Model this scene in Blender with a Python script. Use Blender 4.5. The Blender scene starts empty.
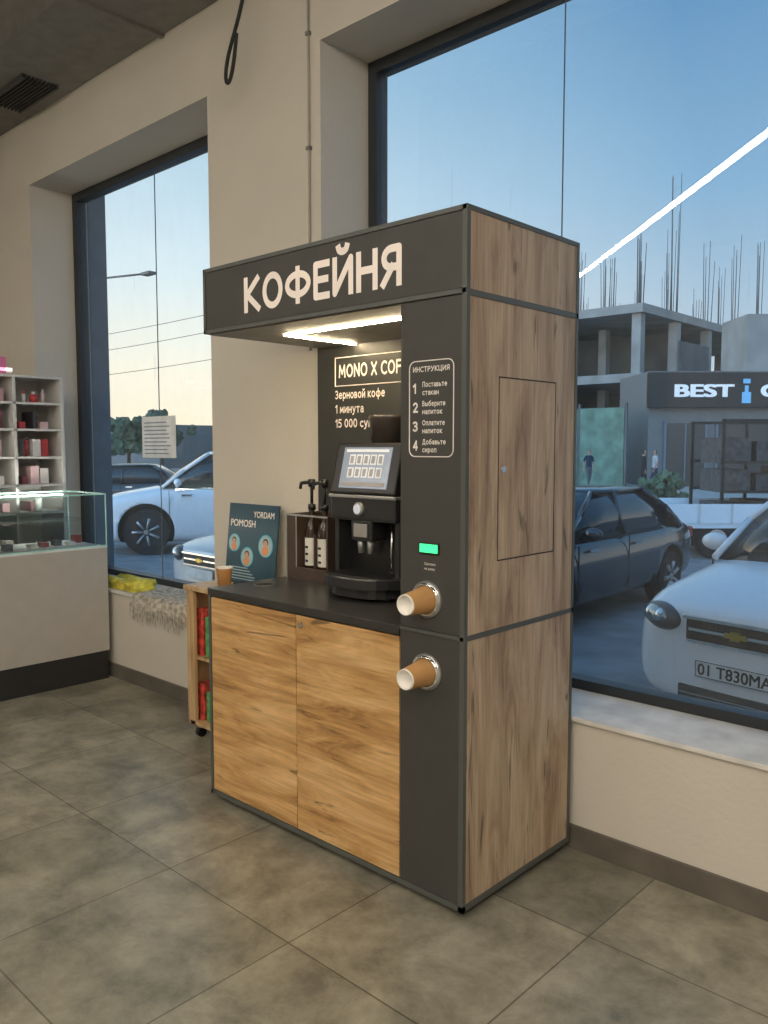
import bpy, bmesh, math, random
from mathutils import Vector, Matrix
random.seed(7)
S = bpy.context.scene
try:
    S.view_settings.view_transform = 'Standard'
except Exception:
    pass
COL = S.collection

# ---------------------------------------------------------------- materials
def newmat(name):
    m = bpy.data.materials.new(name); m.use_nodes = True
    nt = m.node_tree
    return m, nt, nt.nodes['Principled BSDF'], nt.nodes['Material Output']

def M(name, col, rough=.5, metal=0., emit=None, es=0., var=.12, ns=12., bump=0., bs=80., coat=0.):
    m, nt, p, o = newmat(name)
    tc = nt.nodes.new('ShaderNodeTexCoord')
    n = nt.nodes.new('ShaderNodeTexNoise'); n.inputs['Scale'].default_value = ns
    n.inputs['Detail'].default_value = 4
    nt.links.new(tc.outputs['Object'], n.inputs['Vector'])
    r = nt.nodes.new('ShaderNodeValToRGB')
    c = Vector(col[:3])
    r.color_ramp.elements[0].position = .3; r.color_ramp.elements[1].position = .7
    r.color_ramp.elements[0].color = (*(c*(1-var)), 1); r.color_ramp.elements[1].color = (*(c*(1+var)), 1)
    nt.links.new(n.outputs['Fac'], r.inputs['Fac'])
    nt.links.new(r.outputs['Color'], p.inputs['Base Color'])
    p.inputs['Roughness'].default_value = rough
    p.inputs['Metallic'].default_value = metal
    if coat: p.inputs['Coat Weight'].default_value = coat
    if emit:
        p.inputs['Emission Color'].default_value = (*emit, 1)
        p.inputs['Emission Strength'].default_value = es
    if bump:
        n2 = nt.nodes.new('ShaderNodeTexNoise'); n2.inputs['Scale'].default_value = bs
        nt.links.new(tc.outputs['Object'], n2.inputs['Vector'])
        b = nt.nodes.new('ShaderNodeBump'); b.inputs['Strength'].default_value = bump
        b.inputs['Distance'].default_value = .01
        nt.links.new(n2.outputs['Fac'], b.inputs['Height']); nt.links.new(b.outputs['Normal'], p.inputs['Normal'])
    return m

def wood(name, axis, cols, seed=0.):
    m, nt, p, o = newmat(name)
    tc = nt.nodes.new('ShaderNodeTexCoord')
    mp = nt.nodes.new('ShaderNodeMapping')
    sc = [10., 10., 10.]; sc[axis] = 1.5
    mp.inputs['Scale'].default_value = sc
    mp.inputs['Location'].default_value = (seed, seed*1.7, seed*.6)
    nt.links.new(tc.outputs['Object'], mp.inputs['Vector'])
    n = nt.nodes.new('ShaderNodeTexNoise'); n.inputs['Scale'].default_value = 1.1
    n.inputs['Detail'].default_value = 8; n.inputs['Distortion'].default_value = 1.0
    n.inputs['Roughness'].default_value = .66
    nt.links.new(mp.outputs['Vector'], n.inputs['Vector'])
    r = nt.nodes.new('ShaderNodeValToRGB'); cr = r.color_ramp
    cr.elements[0].position = .32; cr.elements[0].color = (*cols[0], 1)
    cr.elements[1].position = .68; cr.elements[1].color = (*cols[3], 1)
    e = cr.elements.new(.43); e.color = (*cols[1], 1)
    e = cr.elements.new(.54); e.color = (*cols[2], 1)
    nt.links.new(n.outputs['Fac'], r.inputs['Fac'])
    mp2 = nt.nodes.new('ShaderNodeMapping'); s2 = [90., 90., 90.]; s2[axis] = 3.
    mp2.inputs['Scale'].default_value = s2
    nt.links.new(tc.outputs['Object'], mp2.inputs['Vector'])
    n2 = nt.nodes.new('ShaderNodeTexNoise'); n2.inputs['Scale'].default_value = 1.; n2.inputs['Detail'].default_value = 3
    nt.links.new(mp2.outputs['Vector'], n2.inputs['Vector'])
    mr = nt.nodes.new('ShaderNodeMapRange'); mr.inputs['From Min'].default_value = .3; mr.inputs['From Max'].default_value = .7
    mr.inputs['To Min'].default_value = .8; mr.inputs['To Max'].default_value = 1.12
    nt.links.new(n2.outputs['Fac'], mr.inputs['Value'])
    mp3 = nt.nodes.new('ShaderNodeMapping'); s3 = [16., 16., 16.]; s3[axis] = 2.4
    mp3.inputs['Scale'].default_value = s3; mp3.inputs['Location'].default_value = (seed*2, seed, seed*3)
    nt.links.new(tc.outputs['Object'], mp3.inputs['Vector'])
    v = nt.nodes.new('ShaderNodeTexNoise'); v.inputs['Scale'].default_value = .9; v.inputs['Detail'].default_value = 3
    v.inputs['Distortion'].default_value = 2.
    nt.links.new(mp3.outputs['Vector'], v.inputs['Vector'])
    mr2 = nt.nodes.new('ShaderNodeMapRange'); mr2.inputs['From Min'].default_value = .64; mr2.inputs['From Max'].default_value = .70
    mr2.inputs['To Min'].default_value = 1.; mr2.inputs['To Max'].default_value = .4
    nt.links.new(v.outputs['Fac'], mr2.inputs['Value'])
    mu = nt.nodes.new('ShaderNodeMath'); mu.operation = 'MULTIPLY'
    nt.links.new(mr.outputs['Result'], mu.inputs[0]); nt.links.new(mr2.outputs['Result'], mu.inputs[1])
    vm = nt.nodes.new('ShaderNodeVectorMath'); vm.operation = 'SCALE'
    nt.links.new(r.outputs['Color'], vm.inputs[0]); nt.links.new(mu.outputs['Value'], vm.inputs['Scale'])
    nt.links.new(vm.outputs['Vector'], p.inputs['Base Color'])
    p.inputs['Roughness'].default_value = .45
    return m

def glassmat(name, film=.05, tint=(.97, .98, .98), filmcol=(.6, .66, .7), refl=1., msc=(3, 3, 1.5), smear=0.):
    m, nt, p, o = newmat(name); nt.nodes.remove(p)
    t = nt.nodes.new('ShaderNodeBsdfTransparent'); t.inputs['Color'].default_value = (*tint, 1)
    d = nt.nodes.new('ShaderNodeBsdfDiffuse'); d.inputs['Color'].default_value = (*filmcol, 1)
    g = nt.nodes.new('ShaderNodeBsdfGlossy'); g.inputs['Roughness'].default_value = .0
    f = nt.nodes.new('ShaderNodeFresnel'); f.inputs['IOR'].default_value = 1.5
    mm = nt.nodes.new('ShaderNodeMath'); mm.operation = 'MULTIPLY'; mm.inputs[1].default_value = refl
    nt.links.new(f.outputs[0], mm.inputs[0])
    tc = nt.nodes.new('ShaderNodeTexCoord'); mp = nt.nodes.new('ShaderNodeMapping'); mp.inputs['Scale'].default_value = msc
    n = nt.nodes.new('ShaderNodeTexNoise'); n.inputs['Scale'].default_value = 2; n.inputs['Detail'].default_value = 8; n.inputs['Roughness'].default_value = .7
    nt.links.new(tc.outputs['Object'], mp.inputs['Vector']); nt.links.new(mp.outputs['Vector'], n.inputs['Vector'])
    mr = nt.nodes.new('ShaderNodeMapRange'); mr.inputs['From Min'].default_value = .35; mr.inputs['From Max'].default_value = .8
    mr.inputs['To Min'].default_value = film*.8; mr.inputs['To Max'].default_value = film*1.6
    nt.links.new(n.outputs['Fac'], mr.inputs['Value'])
    fac = mr.outputs['Result']
    if smear:
        mp2 = nt.nodes.new('ShaderNodeMapping'); mp2.inputs['Scale'].default_value = (22, 1, 2.2)
        n2 = nt.nodes.new('ShaderNodeTexNoise'); n2.inputs['Scale'].default_value = 1; n2.inputs['Detail'].default_value = 4
        nt.links.new(tc.outputs['Object'], mp2.inputs['Vector']); nt.links.new(mp2.outputs['Vector'], n2.inputs['Vector'])
        m2 = nt.nodes.new('ShaderNodeMapRange'); m2.inputs['From Min'].default_value = .66; m2.inputs['From Max'].default_value = .74
        m2.inputs['To Min'].default_value = 0; m2.inputs['To Max'].default_value = smear
        nt.links.new(n2.outputs['Fac'], m2.inputs['Value'])
        ad = nt.nodes.new('ShaderNodeMath'); ad.operation = 'ADD'
        nt.links.new(fac, ad.inputs[0]); nt.links.new(m2.outputs['Result'], ad.inputs[1]); fac = ad.outputs[0]
    a = nt.nodes.new('ShaderNodeMixShader'); b = nt.nodes.new('ShaderNodeMixShader')
    nt.links.new(fac, a.inputs[0]); nt.links.new(t.outputs[0], a.inputs[1]); nt.links.new(d.outputs[0], a.inputs[2])
    nt.links.new(mm.outputs[0], b.inputs[0]); nt.links.new(a.outputs[0], b.inputs[1]); nt.links.new(g.outputs[0], b.inputs[2])
    nt.links.new(b.outputs[0], o.inputs['Surface'])
    return m

def floormat():
    m, nt, p, o = newmat('floor_tile')
    tc = nt.nodes.new('ShaderNodeTexCoord'); mp = nt.nodes.new('ShaderNodeMapping')
    mp.inputs['Location'].default_value = (.939+6.3*3, .431+6.3*3, 0)
    nt.links.new(tc.outputs['Object'], mp.inputs['Vector'])
    b = nt.nodes.new('ShaderNodeTexBrick'); b.offset = 0.; b.squash = 1.
    b.inputs['Scale'].default_value = 1; b.inputs['Brick Width'].default_value = .63; b.inputs['Row Height'].default_value = .63
    b.inputs['Mortar Size'].default_value = .003; b.inputs['Mortar Smooth'].default_value = .3
    b.inputs['Color1'].default_value = (.88, .88, .88, 1); b.inputs['Color2'].default_value = (1.12, 1.1, 1.08, 1)
    b.inputs['Mortar'].default_value = (.42, .4, .38, 1)
    nt.links.new(mp.outputs['Vector'], b.inputs['Vector'])
    n = nt.nodes.new('ShaderNodeTexNoise'); n.inputs['Scale'].default_value = 4.2; n.inputs['Detail'].default_value = 12; n.inputs['Roughness'].default_value = .72
    n.inputs['Distortion'].default_value = .2
    nt.links.new(tc.outputs['Object'], n.inputs['Vector'])
    r = nt.nodes.new('ShaderNodeValToRGB'); r.color_ramp.elements[0].position = .36; r.color_ramp.elements[1].position = .64
    r.color_ramp.elements[0].color = (.138, .130, .098, 1); r.color_ramp.elements[1].color = (.345, .322, .248, 1)
    nt.links.new(n.outputs['Fac'], r.inputs['Fac'])
    mx = nt.nodes.new('ShaderNodeVectorMath'); mx.operation = 'MULTIPLY'
    nt.links.new(r.outputs['Color'], mx.inputs[0]); nt.links.new(b.outputs['Color'], mx.inputs[1])
    nt.links.new(mx.outputs['Vector'], p.inputs['Base Color'])
    mr = nt.nodes.new('ShaderNodeMapRange'); mr.inputs['To Min'].default_value = .24; mr.inputs['To Max'].default_value = .40
    nt.links.new(n.outputs['Fac'], mr.inputs['Value']); nt.links.new(mr.outputs['Result'], p.inputs['Roughness'])
    bp = nt.nodes.new('ShaderNodeBump'); bp.inputs['Strength'].default_value = .25; bp.inputs['Distance'].default_value = .004; bp.invert = True
    nt.links.new(b.outputs['Fac'], bp.inputs['Height']); nt.links.new(bp.outputs['Normal'], p.inputs['Normal'])
    return m

m_wall = M('wall_paint', (.61, .57, .495), .85, var=.04, ns=2, bump=.15, bs=60)
m_ceil = M('ceiling_dark', (.10, .098, .09), .9, var=.1)
m_duct = M('duct_metal', (.20, .19, .175), .6, .2)
m_base = M('baseboard_tile', (.13, .115, .095), .5, var=.25, ns=6)
m_sill = M('sill_white', (.70, .68, .64), .6, var=.18, ns=9)
m_frame = M('window_frame_dark', (.028, .032, .036), .45)
m_joint = M('glass_seal', (.12, .14, .16), .5)
m_outer = M('facade_grey', (.16, .19, .22), .7)
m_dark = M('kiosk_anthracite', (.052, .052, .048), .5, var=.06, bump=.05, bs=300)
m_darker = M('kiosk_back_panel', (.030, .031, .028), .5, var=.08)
m_trim = M('kiosk_edge', (.085, .092, .085), .4, var=.05)
wc = [(.26, .125, .045), (.50, .28, .10), (.62, .375, .155), (.74, .49, .235)]
m_woodH = wood('oak_horizontal', 0, wc, 3.1)
m_woodH2 = wood('oak_horizontal_b', 0, wc, 8.4)
wv = [(.23, .15, .10), (.37, .265, .18), (.46, .35, .245), (.54, .43, .315)]  # same oak as the doors, duller: weaker side light put into the colour
m_woodV = wood('oak_vertical', 2, wv, 5.3)
m_white = M('white_print', (.85, .80, .74), .5, var=.02)
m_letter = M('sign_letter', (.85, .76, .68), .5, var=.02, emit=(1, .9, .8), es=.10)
m_black = M('black_plastic', (.012, .012, .013), .3)
m_blackm = M('black_matte', (.02, .02, .02), .7)
m_silver = M('silver_plastic', (.45, .45, .44), .3, .7)
m_chrome = M('chrome', (.7, .7, .7), .12, 1.)
m_led = M('led_warm', (1, .9, .7), .5, emit=(1, .80, .50), es=170)
m_lamp = M('lamp_tube', (1, 1, 1), .5, emit=(1, .91, .79), es=58)
m_green = M('green_led', (.1, .8, .4), .4, emit=(.03, 1, .3), es=1.0)
m_kraft = M('kraft_paper', (.50, .27, .10), .7)
m_cupw = M('cup_white', (.8, .76, .7), .5)
m_glass = glassmat('window_glass', .07, smear=.10)
m_cglass = glassmat('case_glass', .02, (.93, .98, .96), (.6, .7, .65))
m_floor = floormat()

# ---------------------------------------------------------------- mesh helpers
INV = {}
def group(name, loc=(0, 0, 0), az=None):
    e = bpy.data.objects.new(name, None); COL.objects.link(e)
    e.empty_display_size = .1; e.location = loc
    if az is not None:
        e.rotation_euler = (0, 0, az); INV[e.name] = Matrix.Identity(4)
    else:
        INV[e.name] = Matrix.Translation(-Vector(loc))
    return e

def put(ob, par):
    if par is not None:
        ob.parent = par; ob.matrix_parent_inverse = INV[par.name]
    return ob

def fin(name, bm, mats, par=None, smooth=False, bev=0, mtx=None):
    if bev:
        bmesh.ops.bevel(bm, geom=list(bm.edges), offset=bev, segments=2, affect='EDGES', profile=.6)
    if mtx is not None: bm.transform(mtx)
    bmesh.ops.recalc_face_normals(bm, faces=bm.faces)
    me = bpy.data.meshes.new(name); bm.to_mesh(me); bm.free()
    if not isinstance(mats, (list, tuple)): mats = [mats]
    for k in mats: me.materials.append(k)
    if smooth:
        for f in me.polygons: f.use_smooth = True
    ob = bpy.data.objects.new(name, me); COL.objects.link(ob)
    return put(ob, par)

def addbox(bm, b, mi=0, mtx=None):
    x0, x1, y0, y1, z0, z1 = b
    vs = [bm.verts.new(c) for c in [(x0,y0,z0),(x1,y0,z0),(x1,y1,z0),(x0,y1,z0),(x0,y0,z1),(x1,y0,z1),(x1,y1,z1),(x0,y1,z1)]]
    if mtx is not None:
        for v in vs: v.co = mtx @ v.co
    for q in [(3,2,1,0),(4,5,6,7),(0,1,5,4),(1,2,6,5),(2,3,7,6),(3,0,4,7)]:
        f = bm.faces.new([vs[i] for i in q]); f.material_index = mi

def box(name, b, mat, par=None, bev=0, mtx=None):
    bm = bmesh.new(); addbox(bm, b)
    return fin(name, bm, mat, par, bev=bev, mtx=mtx)

def boxes(name, bl, mats, par=None, bev=0):
    bm = bmesh.new()
    for b in bl:
        if len(b) == 2: addbox(bm, b[0], b[1])
        else: addbox(bm, b)
    return fin(name, bm, mats, par, bev=bev)

def addcyl(bm, p0, p1, r0, r1=None, seg=24, mi=0, cap=True):
    r1 = r0 if r1 is None else r1
    p0 = Vector(p0); p1 = Vector(p1); d = (p1-p0).normalized()
    a = d.orthogonal().normalized(); b = d.cross(a)
    A = []; B = []
    for i in range(seg):
        t = 2*math.pi*i/seg; o = a*math.cos(t)+b*math.sin(t)
        A.append(bm.verts.new(p0+o*r0)); B.append(bm.verts.new(p1+o*r1))
    for i in range(seg):
        j = (i+1) % seg; f = bm.faces.new([A[i], A[j], B[j], B[i]]); f.material_index = mi; f.smooth = True
    if cap:
        for q in (A[::-1], B):
            f = bm.faces.new(q); f.material_index = mi

def cyls(name, cl, mats, par=None, seg=24, bev=0):
    bm = bmesh.new()
    for c in cl:
        addcyl(bm, c[0], c[1], c[2], c[3] if len(c) > 3 else None, seg, c[4] if len(c) > 4 else 0)
    return fin(name, bm, mats, par, bev=bev)

def lathe(name, prof, base, axis, mats, par=None, seg=32, mis=None):
    bm = bmesh.new(); d = Vector(axis).normalized(); a = d.orthogonal().normalized(); b = d.cross(a); base = Vector(base)
    rings = []
    for r, h in prof:
        rings.append([bm.verts.new(base+d*h+(a*math.cos(2*math.pi*i/seg)+b*math.sin(2*math.pi*i/seg))*max(r, .0004)) for i in range(seg)])
    for k in range(len(rings)-1):
        for i in range(seg):
            j = (i+1) % seg
            f = bm.faces.new([rings[k][i], rings[k][j], rings[k+1][j], rings[k+1][i]]); f.smooth = True
            if mis: f.material_index = mis[k]
    return fin(name, bm, mats, par)

def torus(name, c, axis, R, r, mat, par=None, seg=40, s2=10):
    prof = [(R+r*math.cos(2*math.pi*k/s2), r*math.sin(2*math.pi*k/s2)) for k in range(s2+1)]
    return lathe(name, prof, c, axis, mat, par, seg)

def tube(name, pts, r, mat, par=None, cyc=False, smooth=False):
    cu = bpy.data.curves.new(name, 'CURVE'); cu.dimensions = '3D'; cu.bevel_depth = r; cu.bevel_resolution = 2
    if smooth:
        sp = cu.splines.new('NURBS'); sp.points.add(len(pts)-1)
        for i, q in enumerate(pts): sp.points[i].co = (*q, 1)
        sp.use_endpoint_u = True; sp.order_u = 4
    else:
        sp = cu.splines.new('POLY'); sp.points.add(len(pts)-1)
        for i, q in enumerate(pts): sp.points[i].co = (*q, 1)
    sp.use_cyclic_u = cyc
    cu.materials.append(mat)
    ob = bpy.data.objects.new(name, cu); COL.objects.link(ob)
    return put(ob, par)

# ---- own stroke alphabet (cap height 1, x-height .70; strokes given by centre lines)
def ar(cx, cy, rx, ry, a0, a1, n=14):
    return [(cx+rx*math.cos(math.radians(a0+(a1-a0)*i/n)), cy+ry*math.sin(math.radians(a0+(a1-a0)*i/n))) for i in range(n+1)]
def el(cx, cy, rx, ry): return ar(cx, cy, rx, ry, 90, 450, 28)
X = .70
GL = {
 'К': (.60, [[(0,0),(0,1)], [(.56,1),(.06,.5),(.60,0)]]), 'O': (.74, [el(.37,.5,.37,.5)]),
 'Ф': (.92, [[(.46,0),(.46,1)], el(.46,.52,.46,.33)]), 'E': (.48, [[(.48,1),(0,1),(0,0),(.48,0)], [(0,.52),(.43,.52)]]),
 'И': (.62, [[(0,1),(0,0),(.62,1),(.62,0)]]), 'Й': (.62, [[(0,1),(0,0),(.62,1),(.62,0)], ar(.31,1.36,.16,.12,180,360,8)]),
 'H': (.60, [[(0,0),(0,1)], [(.60,0),(.60,1)], [(0,.52),(.60,.52)]]),
 'Я': (.54, [[(.54,0),(.54,1),(.27,1)]+ar(.27,.73,.25,.27,90,270,10)+[(.54,.46)], [(.30,.46),(0,0)]]),
 'C': (.60, [ar(.40,.5,.40,.5,55,305,22)]), 'T': (.60, [[(0,1),(.60,1)], [(.30,1),(.30,0)]]),
 'P': (.50, [[(0,0),(0,1),(.24,1)]+ar(.24,.73,.26,.27,90,-90,10)+[(0,.46)]]),
 'У': (.60, [[(0,1),(.30,.38)], [(.60,1),(.24,.14),(.14,.02),(.0,.0)]]), 'Ц': (.68, [[(0,1),(0,0),(.66,0),(.66,-.2)], [(.56,1),(.56,0)]]),
 'П': (.58, [[(0,0),(0,1),(.58,1),(.58,0)]]),
 'B': (.52, [[(0,.53),(0,1),(.22,1)]+ar(.22,.77,.22,.235,90,-90,8)+[(0,.53)], [(0,.53),(.24,.53)]+ar(.24,.265,.27,.265,90,-90,8)+[(0,0),(0,.53)]]),
 'Д': (.76, [[(0,-.2),(0,0),(.76,0),(.76,-.2)], [(.10,0),(.22,.5),(.24,1),(.62,1),(.62,0)]]),
 'З': (.48, [ar(.20,.765,.25,.235,140,-90,10), ar(.20,.265,.28,.265,90,-140,10)]),
 'M': (.78, [[(0,0),(.06,1),(.39,.25),(.72,1),(.78,0)]]), 'N': (.62, [[(0,0),(0,1),(.62,0),(.62,1)]]),
 'X': (.60, [[(0,0),(.60,1)], [(0,1),(.60,0)]]), 'F': (.46, [[(.46,1),(0,1),(0,0)], [(0,.52),(.42,.52)]]),
 'o': (.54, [el(.27,X/2,.27,X/2)]), 'c': (.44, [ar(.28,X/2,.28,X/2,55,305,16)]), 'т': (.48, [[(0,X),(.48,X)], [(.24,X),(.24,0)]]),
 'a': (.44, [ar(.22,.48,.21,.22,140,0,8)+[(.44,0)], [(.43,.40),(.20,.40)]+ar(.19,.20,.19,.20,90,290,8)+[(.43,.14)]]),
 'в': (.44, [[(0,.37),(0,X),(.22,X)]+ar(.22,.535,.17,.165,90,-90,8)+[(0,.37)], [(.22,.37)]+ar(.23,.185,.21,.185,90,-90,8)+[(0,0),(0,.37)]]),
 'ь': (.44, [[(0,X),(0,0),(.22,0)]+ar(.22,.20,.22,.20,-90,90,8)+[(0,.40)]]),
 'ы': (.66, [[(0,X),(0,0),(.22,0)]+ar(.20,.20,.21,.20,-90,90,8)+[(0,.40)], [(.66,0),(.66,X)]]),
 'e': (.54, [[(.02,.37),(.53,.37)]+ar(.27,X/2,.27,X/2,3,310,18)]),
 'к': (.46, [[(0,0),(0,X)], [(.44,X),(.06,.36),(.47,0)]]), 'н': (.48, [[(0,0),(0,X)], [(.48,0),(.48,X)], [(0,.37),(.48,.37)]]),
 'б': (.54, [el(.27,.31,.27,.31), [(0,.34),(.03,.66),(.14,.86),(.30,.94),(.50,1.0)]]),
 'p': (.50, [[(0,-.3),(0,X)], el(.26,X/2,.25,X/2)]), 'и': (.48, [[(0,X),(0,0),(.48,X),(.48,0)]]),
 'й': (.48, [[(0,X),(0,0),(.48,X),(.48,0)], ar(.24,1.04,.13,.10,180,360,6)]),
 'п': (.46, [[(0,0),(0,X),(.46,X),(.46,0)]]), 'л': (.50, [[(0,0),(.09,.08),(.13,.35),(.14,X),(.50,X),(.50,0)]]),
 'д': (.60, [[(0,-.18),(0,0),(.60,0),(.60,-.18)], [(.08,0),(.17,.35),(.18,X),(.49,X),(.49,0)]]),
 'м': (.60, [[(0,0),(.04,X),(.30,.14),(.56,X),(.60,0)]]), 'y': (.48, [[(0,X),(.25,.04)], [(.48,X),(.22,-.12),(.12,-.27),(0,-.29)]]),
 'ф': (.78, [[(.39,-.3),(.39,1)], el(.39,X/2,.38,X/2)]),
 '1': (.24, [[(0,.76),(.24,1),(.24,0)]]), '2': (.50, [ar(.25,.73,.25,.27,160,-25,10)+[(0,0),(.52,0)]]),
 '3': (.48, [ar(.20,.765,.25,.235,140,-90,10), ar(.20,.265,.28,.265,90,-140,10)]),
 '4': (.58, [[(.44,0),(.44,1),(0,.28),(.58,.28)]]), '5': (.50, [[(.46,1),(.07,1),(.04,.56)]+ar(.20,.30,.29,.31,110,-130,12)]),
 '0': (.52, [el(.26,.5,.26,.5)]), '8': (.5, [el(.25,.75,.22,.25), el(.25,.25,.25,.25)]),
}
for a, b in (('О', 'O'), ('Е', 'E'), ('Н', 'H'), ('С', 'C'), ('Т', 'T'), ('Р', 'P'), ('В', 'B'), ('М', 'M'), ('о', 'o'), ('с', 'c'), ('а', 'a'), ('е', 'e'), ('р', 'p'), ('у', 'y')):
    GL[a] = GL[b]

def stext(name, s, x0, w, z0, h, y, mat, par, wt=.16, gap=.13):
    """lettering cut from strips: real flat geometry facing -Y"""
    prim = []; x = 0
    for ch in s:
        if ch == ' ': x += .38; continue
        gw, sts = GL[ch]
        for st in sts:
            pts = [(x+wt/2+px*(1 if gw < .01 else 1), wt/2+pz*(1-wt)) for px, pz in st]
            closed = (Vector(pts[0])-Vector(pts[-1])).length < 1e-4
            for i in range(len(pts)-1):
                a = Vector(pts[i]); b = Vector(pts[i+1])
                if (b-a).length < 1e-5: continue
                d = (b-a).normalized(); nn = Vector((-d.y, d.x))*wt/2
                # extend free horizontal/vertical ends to make square corners
                a2 = a-d*(wt/2 if i == 0 and not closed else 0); b2 = b+d*(wt/2 if i == len(pts)-2 and not closed else 0)
                prim.append([a2+nn, a2-nn, b2-nn, b2+nn])
            for i in range(0 if closed else 1, len(pts)-1):
                c = Vector(pts[i]); pa = Vector(pts[i-1 if i else -2]); pb = Vector(pts[i+1])
                turn = (c-pa).normalized().dot((pb-c).normalized()) if (c-pa).length > 1e-5 and (pb-c).length > 1e-5 else 1
                n = 14 if turn < .5 else 8
                prim.append([c+Vector((math.cos(2*math.pi*k/n), math.sin(2*math.pi*k/n)))*wt/2*.995 for k in range(n)])
        x += gw+wt+gap
    tot = x-gap
    kx = w/tot if w else h
    V = []; F = []
    for q, pl in enumerate(prim):
        n0 = len(V)
        for p_ in pl: V.append((x0+p_.x*kx, y-(q % 9)*.00003, z0+p_.y*h))
        F.append(tuple(range(n0, n0+len(pl))))
    me = bpy.data.meshes.new(name); me.from_pydata(V, [], F); me.materials.append(mat)
    ob = bpy.data.objects.new(name, me); COL.objects.link(ob)
    return put(ob, par)

def text(name, s, x0, w, z0, h, y, mat, par, off=0., axes=None):
    """Latin lettering from the built-in font; bold = overlapping copies"""
    cu = bpy.data.curves.new(name+'_c', 'FONT'); cu.body = s; cu.size = 1; cu.extrude = 0
    ob = bpy.data.objects.new(name+'_c', cu); COL.objects.link(ob)
    bpy.context.view_layer.update()
    me = bpy.data.meshes.new_from_object(ob.evaluated_get(bpy.context.evaluated_depsgraph_get()))
    bpy.data.objects.remove(ob)
    xs = [v.co.x for v in me.vertices]
    if not xs: return None
    mn, mx = min(xs), max(xs); k = h/.70
    if off: off = max(off, .018)
    kx = (w/(mx-mn+2*off)) if w else k*.95
    sh = [(0, 0)]
    if off: sh = [(-off, -off*.5), (-off, off*.5), (off, -off*.5), (off, off*.5), (0, 0), (-off*.5, off*.6), (off*.5, -off*.6)]
    bv = [v.co.copy() for v in me.vertices]; bf = [tuple(p.vertices) for p in me.polygons]
    V = []; F = []
    for q, (dx, dz) in enumerate(sh):
        n0 = len(V)
        for c in bv:
            XX = x0+(c.x-mn+off+dx)*kx; ZZ = z0+(c.y+dz)*k; YY = y-q*.00008
            V.append((XX, YY, ZZ) if axes is None else tuple(axes @ Vector((XX, YY, ZZ))))
        F += [tuple(i+n0 for i in f) for f in bf]
    m2 = bpy.data.meshes.new(name); m2.from_pydata(V, [], F); m2.materials.append(mat)
    o2 = bpy.data.objects.new(name, m2); COL.objects.link(o2)
    return put(o2, par)

# ---------------------------------------------------------------- room
FZ = 4.3
box('floor', (-7, 6, -8, .66, -.1, 0), m_floor)
box('ceiling', (-7, 6, -8, 1.08, FZ, FZ+.1), m_ceil)
WL = (-4.29, -2.19, .54); WR = (-1.33, .77, .47); WT = 3.26
y0, y1 = .66, 1.08
boxes('wall_back', [(-7, WL[0], y0, y1, -.42, FZ), (WL[0], WL[1], y0, y1, -.42, WL[2]), (WL[0], WL[1], y0, y1, WT, FZ),
                    (WL[1], WR[0], y0, y1, -.42, FZ), (WR[0], WR[1], y0, y1, -.42, WR[2]), (WR[0], WR[1], y0, y1, WT, FZ),
                    (WR[1], 6, y0, y1, -.42, FZ)], m_wall)
box('wall_left', (-7.1, -7, -8, 1.08, -.1, FZ), m_wall)
box('wall_right', (6, 6.1, -8, 1.08, -.1, FZ), m_wall)
box('wall_front', (-7.1, 6.1, -8.1, -8, -.1, FZ), m_wall)
boxes('baseboard_back', [(-6.99, 5.99, .645, .66, 0, .085)], m_base)
box('trim_1', (WL[0]+.001, WL[1]-.001, .645, .965, WL[2], WL[2]+.018), m_sill, bev=.003)
box('trim_2', (WR[0]+.001, WR[1]-.001, .645, .965, WR[2], WR[2]+.018), m_sill, bev=.003)
box('trim_3', (-4.6, -4.285, 1.081, 1.22, -.42, FZ), m_outer)
for i, w in enumerate((WL, WR)):
    g = group('window_%d' % (i+1), ((w[0]+w[1])/2, .98, w[2]))
    t = .055
    a0, a1 = w[0]+.002, w[1]-.002; b0 = w[2]+.002; b1 = WT-.002
    boxes('frame', [(a0, a0+t, .965, 1.04, b0, b1), (a1-t, a1, .965, 1.04, b0, b1), (a0+t, a1-t, .965, 1.04, b0, b0+t), (a0+t, a1-t, .965, 1.04, b1-t, b1)], m_frame, g)
    xm = (w[0]+w[1])/2-.01
    box('glass_joint', (xm-.0015, xm+.0015, .995, 1.001, b0+t, b1-t), m_joint, g)
    bm = bmesh.new()
    vs = [bm.verts.new(c) for c in [(a0+t, .998, b0+t), (a1-t, .998, b0+t), (a1-t, .998, b1-t), (a0+t, .998, b1-t)]]
    bm.faces.new(vs)
    me = bpy.data.meshes.new('glass'); bm.to_mesh(me); bm.free(); me.materials.append(m_glass)
    ob = bpy.data.objects.new('glass', me); COL.objects.link(ob); put(ob, g)
g = group('paper_notice', (-3.246, .99, 1.52))
box('sheet', (-3.45, -3.05, .988, .990, 1.385, 1.655), M('paper', (.75, .77, .78), .7), g)
boxes('printed_lines', [(-3.42, -3.08+random.uniform(-.08, 0), .9865, .9875, 1.41+.025*k, 1.418+.025*k) for k in range(9)], M('ink', (.25, .3, .4), .7), g)

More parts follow.
